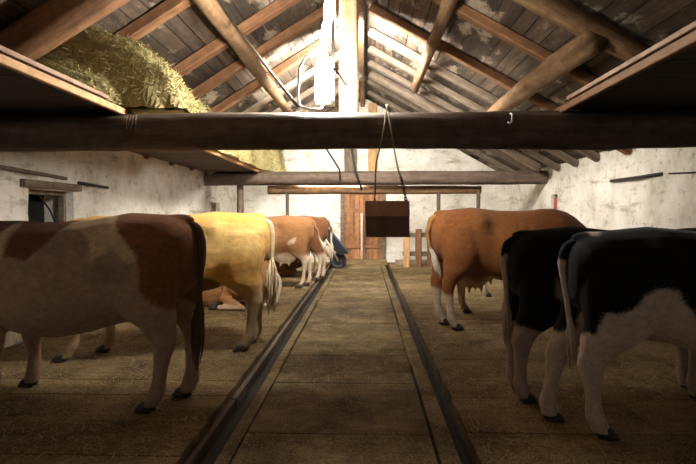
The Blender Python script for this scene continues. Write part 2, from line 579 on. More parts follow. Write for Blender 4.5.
# principal rafters of the near truss
def on_roof(x, y, drop):
    sl = SL if x < 0 else SR
    return Vector((x, y, roof_z(x))) - Vector((0, 0, drop * math.sqrt(1 + sl * sl)))
T(log('principal_rafter', on_roof(XL, 4.5, .19), on_roof(-.05, 4.5, .19), .17, .15, M['rafter'], rough=.06, seed=12), 'thick dark round rafter over the hay at the top left', 'rafter')
T(log('principal_rafter', on_roof(XR, 5.82, .15), on_roof(.05, 5.82, .15), .125, .11, M['log'], rough=.05, seed=14), 'stout rafter of the near truss at the top right', 'rafter')
ORD = ['first', 'second', 'third', 'fourth', 'fifth', 'sixth', 'seventh', 'eighth', 'ninth', 'tenth']
for i, y in enumerate([5.55, 6.98, 8.0, 9.2, 10.4, 11.6, 13.6, 14.8]):
    w = [.15, .15, .14, .14, .14, .14, .13, .13][i]
    o = plank('rafter', on_roof(XL, y, .075), on_roof(-.07, y, .075), w, .13, M['rafter'] if i < 4 else M['greywood'])
    T(o, '%s squared rafter counted away from the viewer on the left roof slope' % ORD[i], 'rafter', 'rafters on the left roof slope')
for i, y in enumerate([7.16, 8.77, 9.9, 10.9, 11.9, 13.5, 14.7]):
    w = [.15, .15, .17, .15, .15, .13, .13][i]
    o = plank('rafter', on_roof(XR, y, .075), on_roof(.07, y, .075), w, .13, M['rafter'] if i < 2 else M['greywood'])
    T(o, '%s squared rafter counted away from the viewer on the right roof slope' % ORD[i], 'rafter', 'rafters on the right roof slope')
o = plank('rafter', on_roof(XR, 3.6, .075), on_roof(.07, 3.6, .075), .15, .13, M['rafter'])
T(o, 'unlit rafter nearest the viewer high on the right roof slope', 'rafter', 'rafters on the right roof slope')
o = plank('rafter', on_roof(XL, 3.9, .075), on_roof(-.07, 3.9, .075), .15, .13, M['rafter'])
T(o, 'unlit rafter nearest the viewer high on the left roof slope', 'rafter', 'rafters on the left roof slope')

# purlins along the barn, under the rafters
def purlin(x, y0, y1, r, drop, lab, mat='log', dx=0, rough=.07, bend=0):
    p0, p1 = on_roof(x, y0, drop), on_roof(x + dx, y1, drop)
    T(log('purlin', p0, p1, r, r * .85, M[mat], rough=rough, bend=bend), lab, 'purlin')
purlin(-1.62, 4.2, 12.9, .10, .24, 'round yellowish purlin log running back under the left rafters', rough=.05)
purlin(1.02, 4.2, 11.4, .095, .23, 'slim knotty purlin log running back high under the right rafters')
purlin(2.36, 5.72, 11.4, .15, .28, 'thick bent orange purlin log under the lower right rafters', rough=.06, bend=.08)
# a far truss: collar and struts
T(log('principal_rafter', on_roof(3.9, 12.2, .2), on_roof(.1, 12.2, .2), .11, .10, M['greywood'], rough=.04), 'weathered grey rafter of the far truss on the right', 'rafter')
T(log('principal_rafter', on_roof(-3.6, 12.2, .2), on_roof(-.1, 12.2, .2), .11, .10, M['greywood'], rough=.04), 'weathered grey rafter of the far truss on the left', 'rafter')
T(log('strut', (.75, 9.9, 2.95), on_roof(.75, 9.9, .12), .06, .06, M['log']), 'short round strut stub between the right rafters', 'strut') if False else None

# thin posts and straps near the back
for (x, r, lab) in ((-1.88, .045, 'dark thin upright post left of the plank door, behind the far cows'),
                    (-3.02, .09, 'dark thick upright post near the far left corner'),
                    (1.74, .05, 'upright stall post behind the rump of the chestnut cow'),
                    (2.68, .05, 'upright stall post behind the back of the chestnut cow')):
    T(log('stall_post', (x, 12.95, -.13), (x, 12.95, 2.16 if r > .06 else 2.0), r, r * .9, M['beam'], rough=.03, n=10), lab, 'post')
b = MB(); b.tube([(-.10, YB - .25, 0), (-.11, YB - .22, 1.45)], .035, 8)
T(b.build('leaning_pole', M['pole'], smooth=True), 'pale pole standing upright against the plank door', 'pole')
def rod(name, pts, r, mat, lab, cat, n=7):
    b = MB(); b.tube(pts, r, n)
    return T(b.build(name, M[mat], smooth=True), lab, cat)
rod('iron_strap', [(-.98, 12.5, 3.05), (-.60, 12.52, 2.45), (-.585, 12.53, 2.2)], .022, 'iron', 'thin dark strap slanting down onto the far tie beam', 'strap')
rod('iron_strap', [(-.34, 12.5, 3.05), (-.24, 12.52, 2.42), (-.16, 12.53, 2.2), (-.12, 12.75, 2.09), (-.10, 12.9, 2.0)], .026, 'iron', 'longer dark strap wrapped over the far tie beam above the door', 'strap')
rod('iron_bar', [(XL + .03, 7.0, 1.825), (XL + .05, 7.3, 1.815), (XL + .03, 7.8, 1.80)], .022, 'iron', 'dark iron bar stuck in the left wall right of the window', 'bar')
rod('iron_bar', [(XR - .03, 7.75, 1.98), (XR - .07, 8.3, 1.97), (XR - .03, 9.35, 1.98)], .025, 'iron', 'dark iron bar lying along the right wall', 'bar')
rod('iron_bar', [(XR - .02, 6.6, 1.92), (XR - .02, 7.6, 1.97)], .012, 'iron', 'thin iron bar near the right picture edge on the wall', 'bar')

# lofts
def loft(y0, y1, x0, x1, z, label, edge_x, edge_len, n_edge, edge_mat='newboard'):
    root = T(empty('loft_floor', ((x0 + x1) / 2, y0, z)), label, 'loft floor')
    b = MB(); y = 0
    cx = (x0 + x1) / 2
    while y < y1 - y0 - .02:
        w = min(random.uniform(.2, .3), y1 - y0 - y)
        b.box(x0 - cx, x1 - cx, y + .004, y + w - .006, 0, .04, .003)
        y += w
    b.build('boards', M['loft' if y0 > 3 else 'loft_shade'], root)  # near lofts take the copy with shade in its colour
    b = MB(); n = 3
    for i in range(n):
        xx = x0 + (x1 - x0) * (i + .5) / n - cx
        pass
    plank('edge_board', (edge_x - cx, 0.0, .0), (edge_x - cx, edge_len, .0), .045, .055, M[edge_mat], root)
    if n_edge > 1:
        plank('edge_board', (edge_x - cx + (-.055 if edge_x < 0 else .055), 0.0, .062), (edge_x - cx + (-.055 if edge_x < 0 else .055), edge_len * .91, .062), .15, .032, M['oldboard'], root)
    return root
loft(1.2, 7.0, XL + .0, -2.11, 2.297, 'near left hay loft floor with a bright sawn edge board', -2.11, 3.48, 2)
loft(7.05, 15.9, XL + .0, -2.50, 2.42, 'far left loft floor running back over the far tie beam', -2.50, 8.6, 1)
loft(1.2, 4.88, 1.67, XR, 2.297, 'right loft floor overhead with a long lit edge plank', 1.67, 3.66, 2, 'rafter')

# ------------------------------------------------------------------ hay
def hay_heap(name, x0, x1, y0, y1, hf, label, n, cat='hay', length=(.10, .24), wd=.0045, base=2.49, lift=.05):
    nx, ny = 60, 80
    solid = lambda x, y: hf(x, y) > base + .012
    xs = np.linspace(x0, x1, nx); ys = np.linspace(y0, y1, ny)
    V = []; F = []
    for y in ys:
        for x in xs:
            z = hf(x, y)
            z += .05 * mnoise.noise(Vector((x * 4, y * 4, 1))) + .03 * mnoise.noise(Vector((x * 11, y * 11, 4)))
            V.append((x, y, max(z, base)))
    for j in range(ny - 1):
        for i in range(nx - 1):
            if any(solid(xs[i + a], ys[j + c]) for a in (0, 1) for c in (0, 1)):
                F.append((j * nx + i, j * nx + i + 1, (j + 1) * nx + i + 1, (j + 1) * nx + i))
    # underside
    o = len(V)
    for y in ys:
        for x in xs:
            V.append((x, y, base - .01))
    for j in range(ny - 1):
        for i in range(nx - 1):
            if any(solid(xs[i + a], ys[j + c]) for a in (0, 1) for c in (0, 1)):
                F.append((o + j * nx + i, o + (j + 1) * nx + i, o + (j + 1) * nx + i + 1, o + j * nx + i + 1))
    V = np.array(V)
    # straws
    P = []
    k = 0
    tries = 0
    while k < n and tries < n * 6:
        tries += 1
        x = random.uniform(x0, x1); y = random.uniform(y0, y1)
        z = hf(x, y)
        if z < base + .01:
            continue
        z += .05 * mnoise.noise(Vector((x * 4, y * 4, 1))) + .03 * mnoise.noise(Vector((x * 11, y * 11, 4)))
        e = .03
        g = Vector((-(hf(x + e, y) - hf(x - e, y)) / (2 * e), -(hf(x, y + e) - hf(x, y - e)) / (2 * e), 1)).normalized()
        d = Vector((random.gauss(0, 1), random.gauss(0, 1), random.gauss(0, .6)))
        d = (d - g * d.dot(g) * .75).normalized()
        L = random.uniform(*length)
        c = Vector((x, y, z)) + g * random.uniform(-.01, lift)
        s = d.cross(g + Vector((.01, .02, 0))).normalized() * wd
        sag = g * random.uniform(-.02, .03)
        P.append((c - d * L / 2, c + sag, c + d * L / 2, s))
        k += 1
    SV = []; SF = []
    o = len(V)
    for a, m_, c, s in P:
        i = o + len(SV)
        SV += [a - s, a + s, m_ + s, m_ - s, c + s * .6, c - s * .6]
        SF += [(i, i + 1, i + 2, i + 3), (i + 3, i + 2, i + 4, i + 5)]
    me = mesh(name, list(map(tuple, V)) + [tuple(v) for v in SV], F + SF)
    ob = link(name, me, M['hay'])
    tag(ob, label, cat, None, 'stuff')
    return ob
def sm(a, b, x):
    t = max(0., min(1., (x - a) / (b - a)))
    return t * t * (3 - 2 * t)
def hf_near(x, y):
    # tall heap against the roof, falling to the middle and over the beam
    edge = -1.68 - .35 * sm(5.6, 6.8, y) + .05 * math.sin(y * 3)
    edge -= .54 * (1 - sm(4.66, 4.80, y))
    t = max(0, edge - x)
    h = .72 * (1 - math.exp(-t / .26)) + .10 * sm(.5, 1.2, t)
    front = sm(4.15, 5.0, y)
    h = h * (.07 + .93 * front) * (1 - .65 * sm(6.0, 7.0, y))
    cap = roof_z(x) - 2.34 - .10
    return 2.34 + min(h, max(cap, .02))
hay_heap('hay_heap', -3.7, -1.55, 2.2, 7.0, hf_near, 'big pale hay heap spilling over the near left loft', 52000, base=2.335, length=(.06, .16), wd=.0026)
def hf_far(x, y):
    edge = -2.40 + .16 * sm(12.4, 13.6, y) + .05 * math.sin(y * 4)
    h = sm(0, .34, edge - x) * 1.15 * sm(7.4, 8.4, y)
    cap = roof_z(x) - 2.46 - .08
    return 2.46 + min(h, max(cap, .02))
hay_heap('hay_heap', -3.6, -2.1, 7.1, 15.8, hf_far, 'greenish yellow hay heap seen under the near beam on the far left loft', 16000, base=2.46)

# ------------------------------------------------------------------ lamps
def tube_lamp(loc, L, w, mat, label, vertical=True, rz=0.0, tilt=0.0, taper=True):
    root = T(empty('strip_lamp', loc, rz), label, 'lamp')
    b = MB()
    h = w / 2
    rings = []
    prof = [(-1, 1), (-.5, 1)] if taper else [(1, 1)]
    # diffuser: rounded prism along local z (or x), slightly tapered at the far end
    def ring(t, k):
        pts = [(k * h * math.copysign(abs(math.cos(a)) ** .6, math.cos(a)), k * h * .7 * math.copysign(abs(math.sin(a)) ** .6, math.sin(a))) for a in [2 * PI * i / 16 for i in range(16)]]
        return [(p[0], p[1], t) if vertical else (t, p[0] * .7, p[1]) for p in pts]
    for t, k in (((0.02, .8), (.03, 1), (L * .34, 1), (L * .62, .45), (L * .85, .16), (L - .02, .06)) if taper else ((0.02, .8), (.03, 1), (L - .04, 1), (L - .02, .8))):
        rings.append(ring(t, k))
    b.loft(rings)
    b.build('diffuser', mat, root, True)
    b = MB()
    if vertical and taper:
        b.box(h * 1.02, h * 1.02 + .03, -h * .4, h * .4, 0, L)
        b.box(-h * .9, h * 1.02 + .03, -h * .6, h * .6, -.025, .018)
    elif vertical:
        b.box(-h * 2.8, h * 2.8, h * .74, h * .74 + .03, -.06, L)  # oversized back plate, added to keep this lamp's light off the foreground
        b.box(-h * .9, h * .9, -h * .6, h * .76, -.025, .018)
    else:
        b.box(0, L, -h * .5, h * .5, h * .72, h * .72 + .045)
    b.build('housing', M['housing'], root)
    root.rotation_euler = (tilt, 0, rz)
    return root
tube_lamp((-.392, 5.02, 2.435), .75, .15, M['lampA'], 'glaring vertical strip lamp fixed beside the king post')
lb = tube_lamp((-.375, 5.45, 3.22), .75, .085, M['lampB'], 'second glaring strip lamp hung higher up behind the first')
tube_lamp((-1.6, 13.03, 2.165), 1.5, .10, M['lampC'], 'strip lamp lying behind the far tie beam', vertical=False, taper=False)
tube_lamp((-.275, 9.0, 3.5), .92, .10, M['lampD'], 'strip lamp hanging upright in the middle bay behind the king post', taper=False, rz=PI)
rod('lamp_hanger', [(-.275, 9.0, 4.41), (-.2, 9.02, 4.5), (-.09, 9.05, RIDGE - .26)], .006, 'iron', 'thin wire holding the middle strip lamp to the ridge', 'wire')
rod('lamp_hanger', [(-.375, 5.49, 3.95), (-.22, 5.49, 4.3), (-.02, 5.49, RIDGE - .22)], .008, 'iron', 'thin wire holding the upper strip lamp to the ridge', 'wire')
rod('lamp_bracket', [(-.29, 4.92, 2.72), (-.24, 5.2, 2.72), (-.20, 5.55, 2.72)], .014, 'iron', 'small bracket between the king post and the strip lamp', 'bracket')
rod('lamp_cable', [(-.39, 4.94, 2.40), (-.39, 4.80, 2.34), (-.42, 4.64, 2.305), (-.47, 4.58, 2.295), (-.53, 4.60, 2.31), (-.57, 4.66, 2.35), (-.585, 4.70, 2.46), (-.58, 4.74, 2.68), (-.53, 4.8, 2.8), (-.40, 4.9, 2.85)], .010, 'cable', 'white cable looping under the strip lamp', 'cable')
p0 = on_roof(-1.50, 6.1, .30)
rod('conduit_pipe', [p0, (-.575, 4.60, 2.315)], .015, 'steel', 'long straight metal conduit slanting from the purlin down to the near beam', 'pipe', 10)

# ------------------------------------------------------------------ hanging box and ropes
by = 4.495
KS = .854
def sc(pts): return [(p[0] * KS, p[1], 1.4 + (p[2] - 1.4) * KS) for p in pts]
rod('rope', sc([(.20, by + .02, 2.47), (.205, by - .035, 2.42), (.17, by - .05, 2.2), (.14, by - .03, 2.05), (.10, by, 1.9), (.09, by, 1.535)]), .006, 'rope', 'left strand of rope from the near beam to the hanging brown box', 'rope')
rod('rope', sc([(.21, by + .02, 2.47), (.22, by - .035, 2.42), (.245, by - .05, 2.2), (.275, by - .03, 2.03), (.315, by, 1.84), (.36, by, 1.72)]), .006, 'rope', 'right strand of rope from the near beam ending at the chain', 'rope')
b = MB()
ch = [Vector(p) for p in sc([(.345, by, 1.76), (.395, by, 1.535)])]
for i in range(7):
    f = (i + .5) / 7
    c = ch[0].lerp(ch[1], f)
    a = i % 2 * PI / 2
    pts = []
    for k in range(11):
        t = 2 * PI * k / 10
        r_ = .011 * math.cos(t)
        pts.append((c.x + r_ * math.cos(a) - .22 * .024 * math.sin(t), c.y + r_ * math.sin(a), c.z + .024 * math.sin(t)))
    b.tube(pts, .004, 5)
T(b.build('chain', M['iron']), 'short dark chain linking the rope to the brown box', 'chain')
root = T(empty('hanging_box', (.205 * KS, by, 1.4 - .21 * KS), math.radians(2)), 'dark brown sheet metal box hanging on ropes over the aisle', 'box')
W2 = .205
def prism(pts, x0, x1):
    b = MB()
    b.loft([[(x0, p[0], p[1]) for p in pts], [(x1, p[0], p[1]) for p in pts]])
    return b
prism([(-.16, 0), (.16, .02), (.16, .20), (-.16, .20)], -W2, W2).build('lower_shell', M['box_shade'], root)['label'] = 'lower front, shade in its colour'
prism([(-.165, .20), (.165, .20), (.12, .345), (-.10, .345)], -W2 - .004, W2 + .004).build('upper_shell', M['box_lit'], root)['label'] = 'slanting hood, light in its colour'
for sx in (-.115, .19):
    b = MB(); b.box(sx - .012, sx + .012, -.012, .012, .345, .362)
    b.build('lug', M['iron'], root)
root.scale = (KS,) * 3

# hook and nails on the near beam
rod('beam_hook', sc([(1.405, 4.55, 2.385), (1.405, 4.49, 2.37), (1.405, 4.495, 2.30), (1.385, 4.495, 2.275), (1.365, 4.50, 2.295)]), .007, 'cable', 'small pale hook on the near tie beam, right half', 'hook')
b = MB()
for k in range(4):
    x = -2.38 + k * .03; b.tube(sc([(x, 4.58, 2.40), (x + .02, 4.525, 2.34), (x + random.uniform(-.02, .03), 4.523, 2.25)]), .003, 5)
T(b.build('twine', M['rope']), 'wisps of twine hanging on the near beam below the hay', 'twine')

# ------------------------------------------------------------------ wheelbarrow by the door
wr = T(empty('wheelbarrow', (-.72, 14.2, 0)), 'tipped black wheelbarrow with pale handles left of the plank door', 'wheelbarrow')
RT = Matrix.Translation((0, 0, .19)) @ Matrix.Rotation(math.radians(50), 4, 'Y')
def wpart(b, name, mat, sm_=False):
    o = b.build(name, mat, wr, sm_)
    o.matrix_local = RT
    return o
b = MB(); pts = [(.17 * math.cos(2 * PI * k / 20), 0, .17 * math.sin(2 * PI * k / 20)) for k in range(21)]
b.tube(pts, .052, 10); wh = wpart(b, 'wheel', M['rubber'], True)
b = MB(); b.tube([(0, -.06, 0), (0, .06, 0)], .055, 10); h_ = b.build('wheel_hub', M['rubber'], wh)
b = MB(); b.tube([(0, -.012, 0), (0, .012, 0)], .15, 16); b.build('wheel_disc', M['rubber'], wh)
# tray: open tapered tub
b = MB()
def tr(x0, x1, w, z): return [(x0, -w, z), (x1, -w, z), (x1, w, z), (x0, w, z)]
b.loft([tr(-.60, -.12, .18, .12), tr(-.80, .02, .29, .36), tr(-.78, .0, .275, .36), tr(-.58, -.14, .165, .14)])
wpart(b, 'tray', M['tray'])
for s in (-1, 1):
    b = MB(); b.tube([(.0, s * .07, 0), (-.35, s * .16, .09), (-.95, s * .26, .16), (-1.15, s * .27, .17)], [.024, .028, .032, .034], 8)
    wpart(b, 'handle', M['palewood'], True)
    b = MB(); b.tube([(-.5, s * .19, .11), (-.62, s * .20, -.22), (-.52, s * .2, -.23)], .014, 7)
    wpart(b, 'leg', M['iron'])

# feed rack on the right of the door
fr = T(empty('feed_rack', (1.35, 14.6, 0)), 'wooden feed rack of upright posts right of the plank door', 'feed rack')
for i, (x, h, mt) in enumerate(((-.24, .98, 'newboard'), (.08, 1.02, 'rafter'), (.40, 1.0, 'rafter'), (.74, .98, 'rafter'))):
    plank('post', (x, 0, 0), (x, 0, h), .17, .10, M[mt], fr, up=(0, 1, 0))
plank('rail', (-.34, .09, .86), (.95, .09, .86), .05, .12, M['greywood'], fr, up=(0, 0, 1))
plank('rail', (-.34, .09, .35), (.95, .09, .35), .05, .12, M['greywood'], fr, up=(0, 0, 1))
b = MB(); b.box(.85, 3.6, 15.3, 15.55, 0.0, .12, .004)
T(b.build('kerb', M['concrete']), 'low pale kerb along the back wall right of the door', 'kerb')
b = MB(); b.loft([[(-1.0, 15.2, .001), (-1.0, 15.95, .001), (-1.0, 15.95, .10)], [(.62, 15.2, .001), (.62, 15.95, .001), (.62, 15.95, .10)]])
T(b.build('door_ramp', M['stallwood']), 'short board ramp rising to the plank door', 'ramp')

# ------------------------------------------------------------------ cattle
def wav(P, f, seed):
    r = np.random.default_rng(seed)
    v = np.zeros(len(P))
    for i in range(7):
        k = r.normal(size=3); k /= np.linalg.norm(k)
        v += np.sin(P @ k * f * r.uniform(.7, 1.7) + r.uniform(0, 6.28))
    return v / 3.2

def super_ring(x, zt, zb, hw, n=20, e=2.3, belly=0.0, dx=0.0):
    zc, hh = (zt + zb) / 2, (zt - zb) / 2
    pts = []
    for k in range(n):
        a = 2 * PI * k / n
        c, s_ = math.cos(a), math.sin(a)
        y = hw * math.copysign(abs(c) ** (2 / e), c)
        z = hh * math.copysign(abs(s_) ** (2 / e), s_)
        y *= 1 - belly * s_
        pts.append((x + dx * s_, y, zc + z))
    return pts

def path_ring(c, tang, hh, hw, n=16):
    """ring perpendicular to tang in the xz plane"""
    t = Vector(tang).normalized()
    up = Vector((-t.z, 0, t.x))
    return [tuple(Vector(c) + up * (hh * math.sin(2 * PI * k / n)) + Vector((0, hw * math.cos(2 * PI * k / n), 0))) for k in range(n)]

HIND = [  # z, xc, y offset, rx, ry
    (1.18, .26, .15, .20, .115), (1.02, .27, .165, .245, .125), (.88, .275, .17, .24, .125), (.76, .25, .17, .205, .11), (.67, .205, .168, .15, .088),
    (.60, .145, .165, .105, .068), (.54, .095, .16, .078, .054), (.48, .075, .16, .068, .048), (.42, .078, .16, .052, .040), (.32, .085, .16, .040, .034),
    (.22, .090, .16, .037, .033), (.15, .098, .16, .046, .042), (.11, .110, .16, .048, .044), (.075, .13, .16, .044, .043), (.03, .15, .16, .050, .048)]
FORE = [
    (1.10, 1.56, .14, .17, .10), (.95, 1.57, .155, .165, .105), (.80, 1.57, .16, .135, .095), (.68, 1.545, .155, .10, .075), (.58, 1.525, .15, .075, .058),
    (.48, 1.52, .15, .060, .050), (.42, 1.522, .15, .060, .052), (.37, 1.52, .15, .050, .046), (.28, 1.515, .15, .037, .034), (.20, 1.515, .15, .036, .034),
    (.15, 1.52, .15, .044, .042), (.11, 1.53, .15, .046, .044), (.075, 1.545, .15, .043, .042), (.03, 1.56, .15, .050, .048)]

def swing(z, amt, top):
    t = max(0.0, (top - z) / top)
    return amt * t

def cow(label, loc, rz, coat, scale=1.0, pose=(0, 0, 0, 0), voxel=.018, udder=False, neck=0.0, head_pitch=-.75, width=1.0,
        tail=None, tail_cols=None, switch=.30, switch_r=.05, group=None, lying=False, slope=0.0, hoofcol='hoof', shag=1.0, cat='cow', length=1.0, deep=0.0, legw=1.0):
    root = T(empty('cow', loc, rz), label, cat, group)
    zo = -.56 if lying else 0.0
    b = MB()
    prof = [(-.055, 1.20, .98, .10, .0), (-.03, 1.27, .90, .175, .0), (.05, 1.335, .82, .225, .0), (.16, 1.37, .76, .255, .0), (.32, 1.385, .70, .275, -.03), (.48, 1.40, .655, .285, -.02),
            (.62, 1.385, .63, .285, .05), (.82, 1.365, .575, .315, .12), (1.05, 1.36, .535, .335, .14), (1.26, 1.365, .54, .315, .12), (1.44, 1.385, .57, .27, .06),
            (1.60, 1.39, .61, .235, .03), (1.74, 1.36, .66, .19, .0), (1.86, 1.31, .74, .13, .0)]
    b.loft([super_ring(x, zt + zo - slope * x, zb + zo - deep * min(1, max(0, x / .4)) - slope * x * .5, hw * width, belly=bl) for x, zt, zb, hw, bl in prof])
    # neck and head
    poll = Vector((2.22, 0, 1.28 + neck + zo))
    base = Vector((1.66, 0, 1.08 + zo - slope * 1.6))
    rings = []
    for f, hh, hw in ((0, .30, .17), (.25, .27, .155), (.5, .225, .135), (.75, .185, .12), (.95, .15, .11), (1.08, .10, .09)):
        c = base.lerp(poll, f) + Vector((0, 0, .03 * math.sin(PI * f)))
        rings.append(path_ring(c, poll - base, hh, hw))
    b.loft(rings)
    hd = Vector((math.cos(head_pitch), 0, math.sin(head_pitch)))
    rings = []
    for f, hh, hw, off in ((-.14, .07, .07, -.0), (-.08, .12, .10, -.01), (.06, .145, .12, -.03), (.18, .135, .115, -.035), (.30, .105, .085, -.02), (.42, .088, .07, -.01), (.50, .088, .082, -.008), (.555, .072, .075, -.01), (.58, .04, .045, -.01)):
        u = Vector((-hd.z, 0, hd.x))
        rings.append(path_ring(poll + hd * f + u * off, hd, hh, hw))
    b.loft(rings)
    for s in (-1, 1):
        # ears, hook bones, pins
        c = poll + Vector((-.02, s * .15, .0))
        rings = []
        for f, r1, r2 in ((-.06, .03, .022), (.02, .05, .026), (.09, .058, .024), (.15, .042, .022), (.19, .018, .018)):
            rings.append([(c.x - .1 * f + .02 * math.cos(2 * PI * k / 10), c.y + s * f, c.z - .25 * f + r1 * math.sin(2 * PI * k / 10)) for k in range(10)])
        b.loft(rings)
        b.ellipsoid((1.55, s * .20 * width, 1.05 + zo - slope * 1.5), (.15, .05, .22))
    b.ellipsoid((.10, 0, 1.325 + zo), (.13, .06, .045))
    feet = []
    if not lying:
        for i, (table, s) in enumerate(((HIND, 1), (HIND, -1), (FORE, 1), (FORE, -1))):
            top = 1.0 if table is HIND else .95
            rings = []
            for z, xc, yo, rx, ry in table:
                lw_ = 1 + (legw - 1) * (1.0 if z < .7 else .35); rx *= lw_; ry *= lw_
                xx = xc + swing(z, pose[i], top)
                if table is HIND and pose[i] > .05 and z < .55:
                    pass
                n = 14
                kk = [(xx + rx * math.cos(2 * PI * k / n), s * (yo * width) + ry * math.sin(2 * PI * k / n), z) for k in range(n)]
                rings.append(kk)
            b.loft(rings)
            if table is HIND:
                b.ellipsoid((.020 + swing(.54, pose[i], top), s * .16 * width, .545), (.032, .028, .06))
            feet.append((table[-1][1] + swing(0, pose[i], top), s * table[-1][2] * width))
        if udder:
            b.ellipsoid((.50, 0, .60), (.23, .16, .15))
            for ux in (.42, .58):
                for s in (-1, 1):
                    b.tube([(ux, s * .075, .52), (ux, s * .08, .44), (ux, s * .082, .40)], [.03, .024, .017], 8)
    else:
        for s in (-1, 1):
            b.tube([(.30, s * .20, .50), (.62, s * .30, .36), (.72, s * .36, .18), (.45, s * .42, .09), (.30, s * .44, .07), (.62, s * .46, .055), (.78, s * .46, .05)], [.2, .17, .10, .07, .05, .042, .045], 12)
            b.tube([(1.5, s * .17, .45), (1.66, s * .2, .24), (1.86, s * .22, .10), (1.60, s * .25, .055), (1.5, s * .26, .05)], [.13, .09, .062, .045, .045], 12)
        feet = [(.84, .46), (.84, -.46), (1.42, .27), (1.42, -.27)]
    V = b.V
    tmp = bpy.data.objects.new('tmp', mesh('tmp', V, b.F))
    COL.objects.link(tmp)
    r = tmp.modifiers.new('r', 'REMESH'); r.mode = 'VOXEL'; r.voxel_size = voxel
    s_ = tmp.modifiers.new('s', 'SMOOTH'); s_.factor = .5; s_.iterations = 9 if voxel > .016 else 14
    dg = bpy.context.evaluated_depsgraph_get()
    me = bpy.data.meshes.new_from_object(tmp.evaluated_get(dg))
    bpy.data.objects.remove(tmp)
    me.name = 'cow_body'
    P = np.empty(len(me.vertices) * 3); me.vertices.foreach_get('co', P); P = P.reshape(-1, 3)
    # muscle relief: ribs and flank hollows
    x, y, z = P.T
    if not lying:
        rib = .006 * np.sin((x - .28 * z) * 46) * np.exp(-((x - 1.12) / .26) ** 2) * np.clip((z - .70) / .2, 0, 1) * np.clip((1.28 - z) / .15, 0, 1)
        hollow = .028 * np.exp(-((x - .68) / .10) ** 2 - ((z - 1.14) / .10) ** 2)
        hook = .030 * np.exp(-((x - .50) / .10) ** 2 - ((z - 1.25 + slope * .5) / .085) ** 2)
        pin = .022 * np.exp(-((x - .03) / .07) ** 2 - ((z - 1.20) / .08) ** 2)
        P[:, 1] += np.sign(y) * (rib - hollow + hook + pin) * np.clip(np.abs(y) / .1, 0, 1)
        me.vertices.foreach_set('co', P.ravel())
    Q = P.copy(); Q[:, 2] -= zo
    jr = np.random.default_rng(5)
    c = sum(coat(Q + jr.normal(scale=.009, size=Q.shape)) for _ in range(8)) / 8
    mz = (Q - np.array(poll - Vector((0, 0, zo)))) @ np.array(hd)
    on_head = (Q[:, 0] > 2.0)
    c[(mz > .47) & on_head] = (.20, .12, .09)
    at = me.attributes.new('coat', 'FLOAT_COLOR', 'POINT')
    at.data.foreach_set('color', np.hstack([c, np.ones((len(c), 1))]).astype(np.float32).ravel())
    me.materials.clear(); me.materials.append(M['coat'])
    body = link('body', me, None, root, True)
    # hooves: two claws each
    for fx, fy in feet:
        hb = MB()
        z0 = 0.0 if not lying else .02
        for s in (-1, 1):
            rings = []
            for z, rx, ry, dx in ((0, .068, .030, .034), (.025, .064, .030, .028), (.055, .052, .027, .014), (.075, .040, .022, .004)):
                rings.append([(fx + dx + rx * math.cos(2 * PI * k / 12), fy + s * .029 + ry * math.sin(2 * PI * k / 12), z0 + z) for k in range(12)])
            hb.loft(rings)
        hb.build('hoof', M[hoofcol], root, True)
    u = Vector((-hd.z, 0, hd.x))
    for s in (-1, 1):
        e = poll + hd * .14 + u * .045 + Vector((0, s * .112, 0))
        eb = MB(); eb.ellipsoid(e, (.024, .016, .024), 10, 7)
        eb.build('eye', M['eye'], root, True)
    # tail
    if tail is None:
        tail = [(.05, 0, 1.30), (-.048, 0, 1.255), (-.078, 0, 1.16), (-.105, 0, 1.10), (-.10, 0, .85), (-.095, 0, .62)]
    tail = [Vector((p[0], p[1], p[2] + (zo if lying else 0))) for p in tail]
    pts = []
    for i in range(len(tail) - 1):
        for k in range(4):
            t = k / 4
            a0, a1, a2, a3 = tail[max(i - 1, 0)], tail[i], tail[i + 1], tail[min(i + 2, len(tail) - 1)]
            pts.append(.5 * ((2 * a1) + (a2 - a0) * t + (2 * a0 - 5 * a1 + 4 * a2 - a3) * t * t + (3 * a1 - a0 - 3 * a2 + a3) * t ** 3))
    pts.append(tail[-1])
    n = len(pts)
    tb = MB(); tb.tube(pts, [(.028 * (1 - i / n) + .014) for i in range(n)], 10)
    tcA, tcB, tz = tail_cols
    def colour(o, split):
        m_ = o.data
        C = np.array([tcA if v.co.z > split else tcB for v in m_.vertices])
        a_ = m_.attributes.new('coat', 'FLOAT_COLOR', 'POINT')
        a_.data.foreach_set('color', np.hstack([C, np.ones((len(C), 1))]).astype(np.float32).ravel())
    to = tb.build('tail', M['coat'], root, True); colour(to, tz)
    if switch > 0:
        end = pts[-1]; d = (pts[-1] - pts[-3]).normalized()
        d = (d + Vector((0, 0, -.5))).normalized()
        sb = MB()
        back = end - d * .12
        for i in range(int(46 * shag)):
            a = random.uniform(0, 2 * PI); q = math.sqrt(random.random()) * switch_r
            off = Vector((math.cos(a) * q, math.sin(a) * q, 0))
            L = switch * random.uniform(.65, 1.05)
            st = back + off * .25 + d * random.uniform(0, .10)
            m1 = st + d * L * .4 + off * .9
            m2 = st + d * L * .8 + off * 1.0
            e2 = st + d * L * 1.15 + off * .45
            sb.tube([st, m1, m2, e2], [.008, .010, .008, .002], 5)
        so = sb.build('tail_switch', M['coat'], to, True)
        colour(so, tz if False else 9e9 if tcB is None else -9e9 if False else 99)
        C = np.array([tcB] * len(so.data.vertices))
        so.data.attributes['coat'].data.foreach_set('color', np.hstack([C, np.ones((len(C), 1))]).astype(np.float32).ravel())
    root.scale = (scale * length, scale, scale)
    return root

